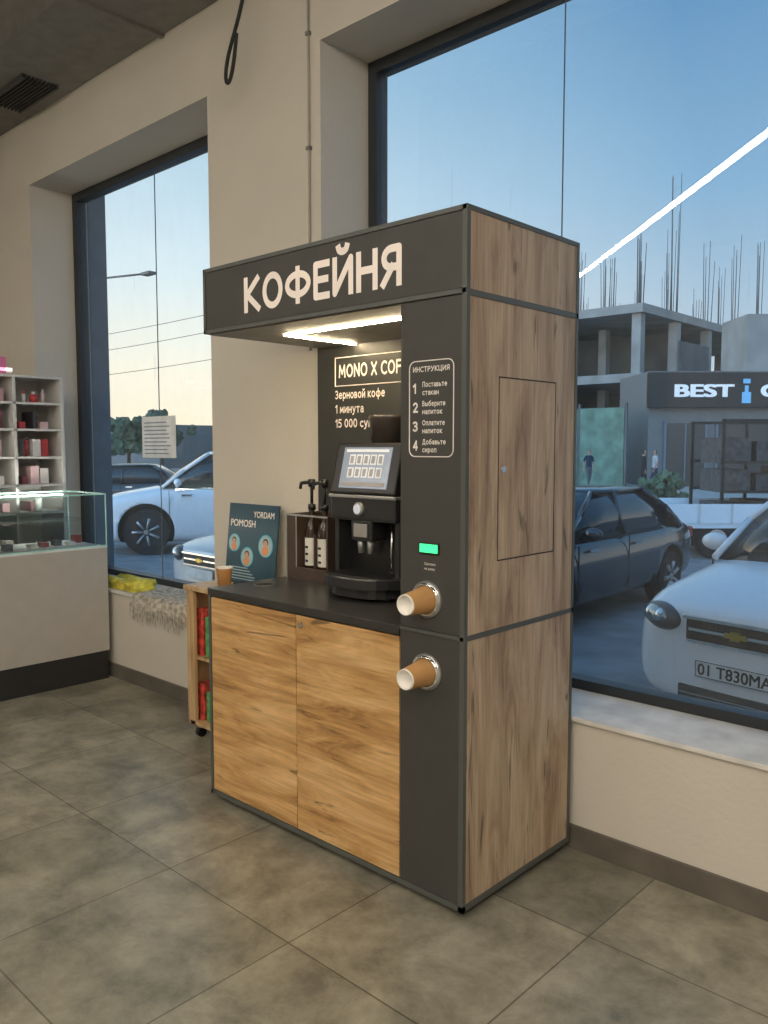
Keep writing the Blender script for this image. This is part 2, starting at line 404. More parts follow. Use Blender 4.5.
g = group('air_duct', (-3, .38, 3.9))
box('duct_body', (-6.99, 5.9, .10, .655, 3.69, 4.12), m_duct, g, bev=.004)
boxes('duct_flanges', [(x, x+.03, .085, .658, 3.675, 4.14) for x in (-6, -4.8, -2.6, -1.2, .6, 2.4)], m_duct, g)
boxes('grille', [(-4.15, -3.6, .33, .345, 3.665, 3.69), (-4.15, -3.6, .54, .555, 3.665, 3.69)] + [(-4.15, -3.6, .35+.024*k, .356+.024*k, 3.668, 3.69) for k in range(8)], M('grille', (.05, .05, .05), .5), g)
boxes('hangers', [(x, x+.02, .2, .22, 4.1, 4.3) for x in (-5.4, -3.2, -.6, 2)], m_blackm, g)
g = group('air_duct', (-4, -1.3, 4.1))
box('duct_body', (-6.9, 5, -1.75, -.95, 3.88, 4.2), M('duct_dark', (.07, .068, .062), .6), g, bev=.004)
boxes('hangers', [(x, x+.02, -1.4, -1.38, 4.19, 4.3) for x in (-5.4, -3.2, -.6, 2)], m_blackm, g)
g = group('wall_conduit', (-1.40, .65, 3))
cyls('pipe', [((-1.40, .652, 1.9), (-1.40, .652, 3.70), .006)], M('conduit', (.38, .36, .32), .6), g, seg=10)
boxes('clips', [(-1.412, -1.388, .642, .66, z, z+.015) for z in (2.3, 2.8, 3.3)], m_duct, g)
g = group('hanging_cable', (-1.75, .5, 3.7))
tube('cable', [(-1.70, .55, 3.72), (-1.71, .55, 3.6), (-1.76, .54, 3.45), (-1.84, .53, 3.30), (-1.86, .53, 3.2), (-1.83, .53, 3.16), (-1.80, .54, 3.25), (-1.79, .55, 3.4)], .009, m_blackm, g, smooth=True)
g = group('hanging_cable', (-4.75, .5, 3.7))
tube('cable', [(-4.72, .55, 3.72), (-4.74, .55, 3.6), (-4.80, .54, 3.48), (-4.74, .53, 3.42), (-4.68, .53, 3.5), (-4.7, .55, 3.72)], .009, m_blackm, g, smooth=True)

def linlamp(a, b, hw=.025):
    a = Vector(a); b = Vector(b); mid = (a+b)/2; L = (b-a).length; ang = math.atan2(b.y-a.y, b.x-a.x)
    g = group('linear_ceiling_lamp', mid, ang)
    box('housing', (-L/2, L/2, -hw-.003, hw+.003, .012, .07), m_silver, g)
    box('diffuser', (-L/2+.01, L/2-.01, -hw, hw, -.01, .012), m_lamp, g)
    cyls('suspension', [((-L/2+.3, 0, .07), (-L/2+.3, 0, FZ-a.z), .003), ((L/2-.3, 0, .07), (L/2-.3, 0, FZ-a.z), .003)], m_silver, g, seg=8)
linlamp((.35, -1.2, 3.6), (-4.4, -5.93, 3.6))
linlamp((3.6, -1.0, 3.6), (.2, -4.4, 3.6), .05)  # this and the lamps below: added out of view to raise room light
linlamp((5.2, -3.0, 3.6), (1.7, -6.5, 3.6), .05)
linlamp((-4.9, -3.9, 3.6), (-6.8, -5.8, 3.6), .05)
linlamp((3.0, -6.6, 3.6), (-.6, -7.0, 3.6), .05)

# ---------------------------------------------------------------- coffee kiosk
K = group('coffee_vending_kiosk', (-.65, .31, 0))
KX, KD, KH = -1.30, .63, 2.15; TX = -.256; CT = .885; HB = 1.90
box('tower_core', (TX, -.008, .006, KD-.006, .035, HB), m_dark, K)
box('cabinet_core', (KX+.008, TX, .02, KD-.006, .035, CT-.03), m_dark, K)
box('left_end_panel', (KX, KX+.008, .02, KD-.006, .035, CT-.03), m_woodV, K)
box('countertop', (KX-.004, TX-.001, -.004, KD-.02, CT-.03, CT), M('countertop', (.035, .034, .032), .32), K, bev=.002)
box('door_left_leaf', (KX+.016, -.765, .0, .019, .05, CT-.036), m_woodH, K, bev=.001)
box('door_right_leaf', (-.761, TX-.003, .0, .019, .05, CT-.036), m_woodH2, K, bev=.001)
box('tower_lower_front', (TX+.002, -.014, 0, .006, .05, CT-.012), m_dark, K)
box('tower_upper_front', (TX+.002, -.014, 0, .006, CT+.004, HB-.006), m_dark, K)
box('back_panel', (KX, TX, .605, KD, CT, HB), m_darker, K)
box('header_core', (KX+.004, -.008, .006, KD-.006, HB, KH-.004), m_dark, K)
box('header_front', (KX+.016, -.014, 0, .006, HB+.016, KH-.016), m_dark, K)
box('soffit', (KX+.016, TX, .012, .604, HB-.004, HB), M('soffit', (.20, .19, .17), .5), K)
e = .014
boxes('edge_trims', [
    (KX, KX+e, -.003, .02, .03, CT-.03), (-e, .003, -.003, e, .03, KH), (KX, KX+e, -.003, e, HB, KH),
    (KX, .003, -.003, e, .03, .048), (KX, 0, -.003, e, KH-e, KH), (KX, 0, -.003, e, HB, HB+e),
    (TX, 0, -.003, .006, CT-.010, CT+.002),
    (-.008, .003, e, KD, .03, .05), (-.008, .003, e, KD, CT-.012, CT+.004), (-.008, .003, e, KD, HB-.006, HB+.012), (-.008, .003, e, KD, KH-e, KH),
    (-.008, .003, KD-e, KD, .05, KH-e)], m_trim, K)
boxes('side_wood_panels', [(-.008, 0, e, KD-e, .05, CT-.012), (-.008, 0, e, KD-e, CT+.004, HB-.006), (-.008, 0, e, KD-e, HB+.012, KH-e)], m_woodV, K)
hy0, hy1, hz0, hz1 = .165, .495, 1.10, 1.67
boxes('hatch_gap', [(0, .0006, hy0, hy1, hz0, hz0+.004), (0, .0006, hy0, hy1, hz1-.004, hz1), (0, .0006, hy0, hy0+.004, hz0, hz1), (0, .0006, hy1-.004, hy1, hz0, hz1)], m_blackm, K)
box('hatch_leaf', (0, .0012, hy0+.006, hy1-.006, hz0+.006, hz1-.006), wood('oak_vertical_hatch', 2, wv, 11.), K)
cyls('hatch_lock', [((0, .19, 1.385), (.006, .19, 1.385), .011)], m_chrome, K)
cyls('door_lock', [((-.735, .002, .815), (-.735, -.006, .815), .011)], m_chrome, K)
cyls('feet', [((x, y, 0), (x, y, .036), .02) for x in (KX+.06, -.06, -.7) for y in (.06, KD-.06)], m_blackm, K)
box('plinth', (KX+.01, -.01, .02, KD-.02, .012, .035), m_blackm, K)
ly = .20; lx = -1.05
boxes('led_strip', [(lx, TX-.01, ly, ly+.007, HB-.010, HB-.006), (lx, lx+.007, ly+.007, .59, HB-.010, HB-.006)], m_led, K)
boxes('led_profile', [(lx-.004, TX-.005, ly-.004, ly+.011, HB-.006, HB-.004), (lx-.004, lx+.011, ly+.011, .60, HB-.006, HB-.004)], m_silver, K)
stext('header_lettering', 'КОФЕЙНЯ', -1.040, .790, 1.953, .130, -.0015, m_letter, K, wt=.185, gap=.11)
def rrect(x0, x1, z0, z1, r, y):
    pts = []
    for cx, cz, a0 in ((x1-r, z1-r, 0), (x0+r, z1-r, 90), (x0+r, z0+r, 180), (x1-r, z0+r, 270)):
        for k in range(7):
            t = math.radians(a0+15*k); pts.append((cx+r*math.cos(t), y, cz+r*math.sin(t)))
    return pts
tube('instruction_outline', rrect(-.218, -.045, 1.425, 1.715, .022, 0), .0017, m_white, K, cyc=True)
stext('instruction_title', 'ИНСТРУКЦИЯ', -.203, .143, 1.682, .0165, -.001, m_white, K, wt=.16)
for i, (a, b) in enumerate((('Поставьте', 'стакан'), ('Выберите', 'напиток'), ('Оплатите', 'напиток'), ('Добавьте', 'сироп'))):
    z = 1.625-.058*i
    stext('step_number', str(i+1), -.203, .020 if i else .012, z-.008, .032, -.001, m_white, K, wt=.2)
    stext('step_line_a', a, -.165, (.096, .090, .088, .092)[i], z+.011, .0165, -.001, m_white, K, wt=.165)
    stext('step_line_b', b, -.165, (.064, .078, .078, .056)[i], z-.013, .0165, -.001, m_white, K, wt=.165)
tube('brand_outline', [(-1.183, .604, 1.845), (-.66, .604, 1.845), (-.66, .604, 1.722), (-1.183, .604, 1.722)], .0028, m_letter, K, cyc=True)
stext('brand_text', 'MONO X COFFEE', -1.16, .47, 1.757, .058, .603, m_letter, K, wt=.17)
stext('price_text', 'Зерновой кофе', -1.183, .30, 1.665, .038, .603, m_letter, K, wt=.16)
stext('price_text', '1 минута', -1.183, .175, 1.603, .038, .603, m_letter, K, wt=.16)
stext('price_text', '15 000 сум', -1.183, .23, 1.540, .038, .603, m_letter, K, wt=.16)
box('reader_slot', (-.175, -.095, -.004, .001, 1.125, 1.162), m_black, K, bev=.003)
box('reader_light', (-.170, -.100, -.006, -.003, 1.131, 1.157), m_green, K)
stext('reader_text', 'Сделано', -.155, .045, 1.092, .008, -.001, m_white, K)
stext('reader_text', 'на дому', -.155, .042, 1.077, .008, -.001, m_white, K)
lathe('waste_hole_ring', [(.045, 0), (.045, .003), (.038, .004), (.037, .001)], (-1.19, .2, CT), (0, 0, 1), m_trim, K)
cyls('waste_hole', [((-1.19, .2, CT), (-1.19, .2, CT+.0015), .038)], M('hole', (.004, .004, .004), .9), K)
for cz in (.985, .757):
    c = (-.143, 0, cz)
    lathe('dispenser_flange', [(.058, 0), (.058, .006), (.053, .011), (.046, .012), (.043, .004), (.043, 0)], c, (0, -1, 0), m_silver, K)
    torus('dispenser_ring', (-.143, -.010, cz), (0, -1, 0), .047, .006, m_chrome, K)
    cyls('dispenser_throat', [((-.143, -.001, cz), (-.143, -.003, cz), .044)], m_black, K)
    lathe('paper_cup_stack', [(.041, -.0), (.0435, .004), (.0405, .02), (.0325, .100), (.0318, .106), (.029, .107), (.0285, .096), (.0003, .095)], (-.143, -.002, cz), (.02, -1, -.03), [m_kraft, m_cupw], K, mis=[0, 0, 0, 1, 1, 1, 1])

# ---------------------------------------------------------------- coffee machine
G = group('coffee_machine', (-.69, .4, CT))
ax0, ax1 = -.86, -.52
z = CT
m_mg = M('machine_grey', (.025, .025, .027), .32)
boxes('rear_body', [(ax0, ax1, .36, .59, z+.02, 1.46)], m_black, G, bev=.01)
boxes('side_cheeks', [(ax0, ax0+.022, .29, .37, z+.08, 1.18), (ax1-.022, ax1, .29, .37, z+.08, 1.18)], m_mg, G, bev=.004)
box('head_housing', (ax0-.004, ax1+.004, .265, .40, 1.175, 1.275), m_mg, G, bev=.014)
box('silver_band', (ax0-.006, ax1+.006, .262, .42, 1.262, 1.274), m_silver, G, bev=.003)
tilt = Matrix.Translation((0, .275, 1.275)) @ Matrix.Rotation(math.radians(-14), 4, 'X')
box('display_housing', (ax0, ax1, -.012, .03, 0, .20), m_black, G, bev=.008, mtx=tilt)
m_scr = M('display', (.1, .12, .15), .2, emit=(.50, .58, .70), es=.30, var=.2, ns=14)
box('display', (ax0+.045, ax1-.045, -.0145, -.012, .022, .180), m_scr, G, mtx=tilt)
bm = bmesh.new()
for r in range(2):
    for c in range(5):
        Xa = ax0+.082+c*.037; Za = .062+r*.05
        addbox(bm, (Xa, Xa+.030, -.0165, -.0145, Za, Za+.040), 0)
        addbox(bm, (Xa+.007, Xa+.023, -.018, -.0165, Za+.006, Za+.034), 1)
addbox(bm, (ax0+.06, ax1-.06, -.0165, -.0145, .162, .172), 0)
addbox(bm, (ax0+.06, ax1-.06, -.0165, -.0145, .030, .045), 1)
fin('display_icons', bm, [M('icon_w', (.5, .5, .5), .4, emit=(.85, .88, .92), es=.34), M('icon_b', (.2, .18, .16), .4, emit=(.36, .33, .32), es=.4)], G, mtx=tilt)
lathe('knob', [(.026, 0), (.026, .008), (.021, .012), (.0003, .012)], (-.70, .265, 1.222), (0, -1, 0), [m_silver], G)
cyls('knob_face', [((-.70, .253, 1.222), (-.70, .250, 1.222), .018)], M('knob_light', (.5, .5, .52), .3, emit=(.8, .9, 1), es=.3), G)
boxes('spout_block', [(-.755, -.645, .275, .36, 1.10, 1.18)], m_mg, G, bev=.008)
boxes('spout_plate', [(-.735, -.665, .268, .275, 1.115, 1.165)], m_silver, G, bev=.002)
cyls('spouts', [((x, .30, 1.05), (x, .30, 1.11), .011, .015) for x in (-.725, -.675)], m_silver, G)
cyls('steam_wand', [((-.57, .30, .99), (-.57, .31, 1.18), .006)], m_chrome, G)
bm = bmesh.new()
for (za, zb, ins, mi) in ((z+.050, z+.085, 0, 0), (z+.012, z+.050, .03, 0), (z+.085, z+.088, .012, 1)):
    ring = []
    n = 14
    x0t, x1t = ax0-.025+ins, ax1+.02-ins
    for i in range(n+1):
        f = -1+2*i/n
        ring.append(((x0t+x1t)/2+f*(x1t-x0t)/2, .29-(.125-ins)*(1-abs(f)**3.5)))
    ring += [(x1t, .37), (x0t, .37)]
    lo = [bm.verts.new((p[0], p[1], za)) for p in ring]; hi = [bm.verts.new((p[0], p[1], zb)) for p in ring]
    for i in range(len(ring)):
        j = (i+1) % len(ring); f = bm.faces.new([lo[i], lo[j], hi[j], hi[i]]); f.material_index = mi
    f = bm.faces.new(hi); f.material_index = mi; bm.faces.new(lo[::-1]).material_index = mi
fin('drip_tray', bm, [m_mg, m_chrome], G)
boxes('tray_grid', [(ax0+.03, ax1-.03, .205+.013*k, .210+.013*k, z+.088, z+.092) for k in range(11)], m_black, G)
cyls('machine_feet', [((x, y, z), (x, y, z+.02), .018) for x in (ax0+.05, ax1-.05) for y in (.27, .55)], m_black, G)
lathe('bean_hopper', [(.0003, 0), (.075, 0), (.085, .10), (.088, .105), (.088, .118), (.0003, .122)], (-.72, .46, 1.46), (0, 0, 1), [M('hopper', (.05, .04, .035), .15)], G, seg=4*8)

# ---------------------------------------------------------------- syrup organiser
G = group('syrup_organizer', (-1.15, .5, CT))
mb = M('organizer_brown', (.065, .042, .03), .45)
boxes('box_panels', [(-1.285, -1.275, .40, .595, CT, 1.165), (-1.03, -1.020, .40, .595, CT, 1.165), (-1.275, -1.03, .582, .595, CT, 1.165),
                     (-1.275, -1.03, .40, .582, CT, CT+.012), (-1.275, -1.03, .40, .412, CT+.012, CT+.05), (-1.225, -1.217, .41, .582, CT+.012, 1.165), (-1.275, -1.217, .40, .41, CT+.05, 1.165), (-1.13, -1.124, .42, .582, CT+.012, 1.08)], mb, G)
boxes('box_edges', [(-1.286, -1.019, .398, .40, 1.158, 1.166), (-1.286, -1.279, .398, .40, CT, 1.16), (-1.221, -1.215, .398, .40, CT+.05, 1.16)], m_silver, G)
m_syr = M('syrup', (.03, .018, .012), .12); m_lab = M('label', (.70, .67, .60), .5)
def bottle(x, y):
    G = group('syrup_bottle', (x, y, CT+.012))
    zb = CT+.014
    lathe('glass_body', [(.0003, 0), (.029, 0), (.031, .01), (.031, .19), (.022, .225), (.013, .245), (.013, .29)], (x, y, zb), (0, 0, 1), [m_syr], G)
    lathe('label', [(.0318, .045), (.0318, .165)], (x, y, zb), (0, 0, 1), [m_lab], G)
    boxes('label_print', [(x-.008, x+.008, y-.0335, y-.031, zb+.06+.03*k, zb+.070+.03*k) for k in range(3)], m_blackm, G)
    cyls('pump', [((x, y, zb+.285), (x, y, zb+.31), .017), ((x, y, zb+.31), (x, y, zb+.40), .007), ((x, y, zb+.385), (x, y, zb+.418), .016),
                  ((x, y, zb+.405), (x-.045, y-.02, zb+.40), .008), ((x-.045, y-.02, zb+.402), (x-.05, y-.022, zb+.375), .007)], m_black, G, seg=16)
bottle(-1.178, .455)
bottle(-1.096, .455)

# ---------------------------------------------------------------- side table + sign + cup
G = group('wooden_trolley', (-1.7, .5, 0))
mp = wood('pine', 2, [(.40, .24, .11), (.52, .34, .17), (.58, .40, .21), (.64, .46, .26)], 1.)
tx0, tx1, ty0, ty1 = -2.01, -1.36, .36, .635
boxes('top', [(tx0-.01, tx1, ty0-.01, ty1, .75, .772)], mp, G)
boxes('frame_panels', [(tx0, tx0+.06, ty0, ty0+.018, .07, .75), (tx0, tx0+.018, ty0+.018, ty1, .07, .75), (tx1-.02, tx1, ty0, ty1, .07, .75), (tx0+.018, tx1-.02, ty0, ty1, .07, .088), (tx0+.018, tx1-.02, ty0+.02, ty1, .40, .416), (tx0+.018, tx1-.02, ty1-.012, ty1, .088, .75)], mp, G)
cyls('castors', [((x-.012, y, .025), (x+.012, y, .025), .025) for x in (tx0+.05, tx1-.05) for y in (ty0+.04, ty1-.06)], m_black, G)
boxes('castor_forks', [(x-.016, x+.016, y-.012, y+.012, .048, .07) for x in (tx0+.05, tx1-.05) for y in (ty0+.04, ty1-.06)], m_silver, G)
G = group('snack_packets', (-1.75, .5, .42))
bm = bmesh.new()
pc = [(.6, .08, .06), (.1, .35, .12), (.7, .5, .08), (.75, .75, .75), (.1, .2, .5)]
for zz in (.09, .418):
    for k in range(8):
        x = tx0+.03+k*.072; addbox(bm, (x, x+.055, .40, .55, zz, zz+random.uniform(.14, .24)), k % 5)
fin('packets', bm, [M('pk%d' % i, c, .4, var=.6, ns=30) for i, c in enumerate(pc)], G)
G = group('advert_sign', (-1.76, .56, .772))
m_sb = M('sign_navy', (.014, .06, .095), .35)
Rt = Matrix.Translation((-.05, .565, .774)) @ Matrix.Rotation(math.radians(-6), 4, 'X')
box('board', (-1.92, -1.53, 0, .01, 0, .40), m_sb, G, mtx=Rt)
boxes('stand', [(-1.85, -1.70, .53, .63, .772, .778)], m_sb, G)
text('sign_title', 'YORDAM', -1.72, .16, .335, .030, -.001, m_white, G, off=.02, axes=Rt)
text('sign_title', 'POMOSH', -1.90, .20, .285, .034, -.001, m_white, G, off=.02, axes=Rt)
bm = bmesh.new()
for (x, zc, r) in ((-1.86, .20, .046), (-1.75, .135, .050), (-1.61, .20, .056)):
    def disc(cx, cz, rr, mi, lv): addcyl(bm, Rt @ Vector((cx, -.0004, cz)), Rt @ Vector((cx, -.001-.0007*lv, cz)), rr, None, 24, mi)
    disc(x, zc, r, 0, 1); disc(x, zc, r*.9, 1, 2)
    disc(x, zc-r*.42, r*.45, 3, 3); disc(x, zc+r*.28, r*.36, 4, 4); disc(x, zc+r*.18, r*.30, 2, 5)
for k in range(5): addbox(bm, (-1.89, -1.66-.02*k, -.002, 0, .02+.014*k, .025+.014*k), 1, Rt)
fin('sign_pictures', bm, [M('cyan', (.05, .45, .62), .4), M('pic', (.35, .5, .55), .5), M('skinpic', (.55, .33, .22), .5), M('shirtpic', (.7, .3, .12), .5), M('hairpic', (.05, .03, .02), .5)], G)
G = group('paper_cup', (-1.80, .44, .772))
lathe('cup', [(.0003, 0), (.028, 0), (.040, .095), (.042, .098), (.039, .1), (.0385, .095), (.028, .01), (.0003, .008)], (-1.80, .44, .773), (0, 0, 1), [m_kraft, m_cupw], G, mis=[0, 0, 1, 1, 1, 1, 1])

# ---------------------------------------------------------------- sill stuff
G = group('fringed_cloth', (-2.7, .68, .56))
bm = bmesh.new(); nx = 36
prof = [(.90, .562), (.82, .565), (.74, .562), (.655, .566), (.635, .555), (.630, .50)]
gr = []
for i in range(nx+1):
    x = -3.02+.66*i/nx
    row = []
    for j, (yy, zz) in enumerate(prof):
        w = .008*math.sin(i*1.3+j)+.005*math.sin(i*.5+j*2)
        row.append(bm.verts.new((x+.01*math.sin(j*2+i*.3), yy-(abs(w) if j > 3 else 0), zz+(abs(w) if j <= 3 else w))))
    gr.append(row)
for i in range(nx):
    for j in range(len(prof)-1):
        bm.faces.new([gr[i][j], gr[i+1][j], gr[i+1][j+1], gr[i][j+1]]).smooth = True
for i in range(60):
    x = -3.02+.66*i/59
    addcyl(bm, (x, .626, .505), (x+random.uniform(-.012, .012), .628, .505-random.uniform(.05, .12)), .0035, .0015, 5)
fin('cloth', bm, M('cloth_grey', (.46, .42, .35), .9, var=.55, ns=35), G)
G = group('yellow_packet', (-3.2, .8, .56))
bm = bmesh.new()
addbox(bm, (-3.40, -3.07, .68, .84, .56, .615)); bmesh.ops.subdivide_edges(bm, edges=bm.edges, cuts=4, use_grid_fill=True)
for v in bm.verts:
    v.co += Vector((random.uniform(-.008, .008), random.uniform(-.008, .008), (v.co.z > .57)*random.uniform(-.02, .02)))
fin('packet', bm, [M('yellow_plastic', (.75, .65, .08), .4, var=.3, ns=20)], G, smooth=True)

# ---------------------------------------------------------------- display counter & shelf
G = group('glass_display_counter', (-3.54, -.3, 0))
m_cb = M('counter_body', (.45, .42, .38), .5, var=.03)
cx0, cx1, cy0, cy1 = -3.77, -3.27, -1.6, .62
box('plinth', (cx0+.01, cx1-.006, cy0+.01, cy1-.01, 0, .18), m_blackm, G)
box('body', (cx0, cx1, cy0, cy1, .18, .83), m_cb, G, bev=.003)
box('case_floor', (cx0, cx1, cy0, cy1, .83, .84), M('case_floor', (.7, .7, .68), .4), G)
def gpane(name, vs, par, m):
    me = bpy.data.meshes.new(name); me.from_pydata(vs, [], [tuple(range(len(vs)))]); me.materials.append(m)
    o = bpy.data.objects.new(name, me); COL.objects.link(o); put(o, par)
gz0, gz1 = .84, 1.165
gpane('glass_front', [(cx1-.004, cy0, gz0), (cx1-.004, cy1, gz0), (cx1-.004, cy1, gz1), (cx1-.004, cy0, gz1)], G, m_cglass)
gpane('glass_back', [(cx0+.004, cy0, gz0), (cx0+.004, cy1, gz0), (cx0+.004, cy1, gz1), (cx0+.004, cy0, gz1)], G, m_cglass)
gpane('glass_top', [(cx0, cy0, gz1), (cx1, cy0, gz1), (cx1, cy1, gz1), (cx0, cy1, gz1)], G, m_cglass)
gpane('glass_shelf', [(cx0+.01, cy0+.01, 1.0), (cx1-.08, cy0+.01, 1.0), (cx1-.08, cy1-.01, 1.0), (cx0+.01, cy1-.01, 1.0)], G, m_cglass)
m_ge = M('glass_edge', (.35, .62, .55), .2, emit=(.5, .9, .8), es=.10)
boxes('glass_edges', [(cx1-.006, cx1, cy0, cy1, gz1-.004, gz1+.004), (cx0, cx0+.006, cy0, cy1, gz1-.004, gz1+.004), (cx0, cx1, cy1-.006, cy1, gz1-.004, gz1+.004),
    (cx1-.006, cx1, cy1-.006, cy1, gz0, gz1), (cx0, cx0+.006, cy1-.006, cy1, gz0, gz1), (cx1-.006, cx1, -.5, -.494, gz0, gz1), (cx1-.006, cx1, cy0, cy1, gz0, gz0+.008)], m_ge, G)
box('case_led', (cx0+.015, cx0+.03, cy0+.05, cy1-.05, 1.14, 1.15), M('case_led', (1, 1, 1), .5, emit=(1, .96, .88), es=40), G)
G = group('display_goods', (-3.55, -.3, .84))
bm = bmesh.new()
for k in range(26):
    y = cy0+.08+k*.083; x = cx0+.08+random.uniform(0, .22)
    addbox(bm, (x, x+.06, y, y+.045, .84, .84+random.uniform(.015, .05)), random.randrange(4))
fin('goods', bm, [M('gd%d' % i, c, .4) for i, c in enumerate([(.7, .7, .68), (.3, .05, .05), (.6, .55, .4), (.1, .12, .15)])], G)

G = group('wall_shelf_unit', (-4.0, -.3, 0))
m_sh = M('shelf_white', (.62, .61, .59), .5, var=.03)
sx0, sx1, sy0, sy1 = -4.17, -3.82, -2.2, .63
pl = [(sx0, sx0+.015, sy0, sy1, 0, 1.92), (sx0, sx1, sy1-.02, sy1, 0, 1.92), (sx0, sx1, sy0, sy0+.02, 0, 1.92)]
for yy in (.30, -.08, -.8, -1.5): pl.append((sx0+.015, sx1, yy, yy+.018, 0, 1.90))
for zz in (.1, .42, .72, 1.02, 1.20, 1.38, 1.56, 1.73, 1.90): pl.append((sx0+.015, sx1, sy0+.02, sy1-.02, zz, zz+.014))
boxes('panels', pl, m_sh, G)
G = group('shelf_products', (-4.0, -.3, 1))
bm = bmesh.new()
for zz in (.116, .436, .736, 1.036, 1.216, 1.396, 1.576, 1.746):
    y = sy0+.05
    while y < sy1-.08:
        w = random.uniform(.022, .055)
        if random.random() < .88 and not any(abs(y+w/2-q) < .045 for q in (.309, -.071, -.791, -1.491)):
            h = random.uniform(.03, .12); mi = random.randrange(9)
            if random.random() < .4:
                addcyl(bm, (-3.88, y+w/2, zz), (-3.88, y+w/2, zz+h), w/2, None, 12, mi); addcyl(bm, (-3.88, y+w/2, zz+h), (-3.88, y+w/2, zz+h+.02), w/4, None, 10, (mi+2) % 9)
            else: addbox(bm, (-4.05, -3.84-random.uniform(0, .05), y, y+w, zz, zz+h), mi)
        y += w+random.uniform(.005, .03)
fin('products', bm, [M('pr%d' % i, c, .4) for i, c in enumerate([(.45, .05, .05), (.05, .05, .06), (.7, .67, .65), (.5, .3, .32), (.12, .05, .04), (.7, .5, .5), (.35, .04, .06), (.75, .74, .72), (.2, .06, .08)])], G)
G = group('pink_gift_boxes', (-4.0, .2, 1.92))
boxes('boxes', [((-4.1, -3.9, .12, .30, 1.919, 2.03), 0), ((-4.1, -3.9, -.15, .10, 1.919, 2.07), 1), ((-3.93, -3.9, .02, .34, 1.935, 1.965), 2)], [M('pinkA', (.75, .2, .4), .4), M('pinkB', (.8, .5, .6), .4), M('lightbar', (.9, 1, .9), .4, emit=(.9, 1, .9), es=1.2)], G, bev=.004)

# ---------------------------------------------------------------- exterior
GZ = -.42
m_asph = M('asphalt', (.22, .225, .23), .85, var=.2, ns=3, bump=.3, bs=40)
m_walk = M('pavement', (.38, .37, .35), .8, var=.12, ns=4)
box('ground_street', (-120, 60, 1.09, 160, GZ-.1, GZ), m_asph)
box('ground_pavement', (-60, 40, 25, 160, GZ, GZ+.06), m_walk)
m_conc = M('raw_concrete', (.30, .29, .27), .9, var=.2, ns=.8)
m_concd = M('concrete_dark', (.14, .14, .135), .9, var=.2, ns=.8)
G = group('unfinished_building', (-28, 52, GZ))
bl = []
X0, X1, Y0, Y1 = -40, -19.9, 42.4, 68
for zz in (5.2, 9.1):
    bl.append(((X0, X1, Y0, Y1, zz, zz+.5), 0))
cols = []
for i in range(5):
    for j in range(6):
        x = X0+.3+(X1-X0-1.1)*i/4; y = Y0+.3+(Y1-Y0-1.1)*j/5
        cols.append((x, y)); bl.append(((x, x+.55, y, y+.55, GZ, 9.1), 0))
bl.append(((X0+3, X0+3.3, Y0+5, Y1, GZ, 9.1), 1)); bl.append(((X0, X1-2, Y0+9, Y0+9.3, GZ, 9.1), 1))
bl.append(((X1-.4, X1-.15, Y0+5.5, Y0+10, 5.7, 8.0), 1)); bl.append(((X0, X1-.2, Y0+.3, Y0+.5, GZ, 3.6), 1))
boxes('frame', bl, [m_conc, m_concd], G)
bm = bmesh.new()
for (x, y) in cols:
    hh = random.uniform(4., 9.)
    for q in range(5):
        dx, dy = random.uniform(-.28, .28), random.uniform(-.28, .28)
        h2 = hh*random.uniform(.7, 1)
        addcyl(bm, (x+.27+dx, y+.27+dy, 9.5), (x+.27+dx*1.5, y+.27+dy*1.5, 9.5+h2), .032, .02, 5)
fin('rebar', bm, m_concd, G)
G = group('construction_fence', (-22, 33, GZ))
boxes('mesh_panels', [(-33+2.4*k, -30.7+2.4*k, 33.3, 33.36, GZ+.1, 3.3) for k in range(7)], M('green_net', (.15, .24, .18), .8, var=.3, ns=2), G)
boxes('posts', [(-33.06+2.4*k, -32.96+2.4*k, 33.28, 33.40, GZ, 3.5) for k in range(8)], m_concd, G)
az = math.radians(43)
G = group('shop_building', (-15.5, 34.3, GZ), az)
boxes('shop_walls', [(0, 18, .3, 5, 0, 3.9), (0, 18, .3, 5, 3.9, 5.4)], [M('shop_wall', (.19, .185, .18), .8)], G)
boxes('shopfront', [(.8, 2.6, .18, .3, .05, 3.0), (3.2, 6, .18, .3, .05, 3.0), (6.4, 9.4, .18, .3, .05, 3.0)], M('shopfront_dark', (.03, .035, .04), .3), G)
boxes('door_frames', [(.7, .8, .12, .3, 0, 3.1), (2.6, 2.7, .12, .3, 0, 3.1), (1.66, 1.72, .12, .3, 0, 3.0), (3.1, 3.2, .12, .3, 0, 3.1), (6, 6.1, .12, .3, 0, 3.1)], m_outer, G)
box('fascia', (-.1, 18, -.2, .3, 3.7, 5.3), M('fascia_black', (.012, .014, .016), .5), G)
m_sw = M('sign_white', (.85, .85, .85), .5, emit=(1, 1, 1), es=.2)
text('fascia_text', 'BEST', 1.0, 2.75, 4.2, .55, -.21, m_sw, G, off=.045)
text('fascia_text', 'CAR WASH', 4.95, 6.4, 4.2, .55, -.21, m_sw, G, off=.045)
boxes('fascia_emblem', [(4.1, 4.5, -.24, -.2, 3.9, 4.4), (4.22, 4.38, -.24, -.2, 4.4, 4.7), (4.14, 4.46, -.24, -.2, 4.8, 5.0)], M('emblem_blue', (.1, .35, .6), .4, emit=(.2, .6, 1), es=.3), G)
boxes('roof_unit', [(5, 12, 1.5, 4.5, 5.4, 8.2)], m_conc, G)
m_far = M('far_block', (.25, .24, .23), .9)
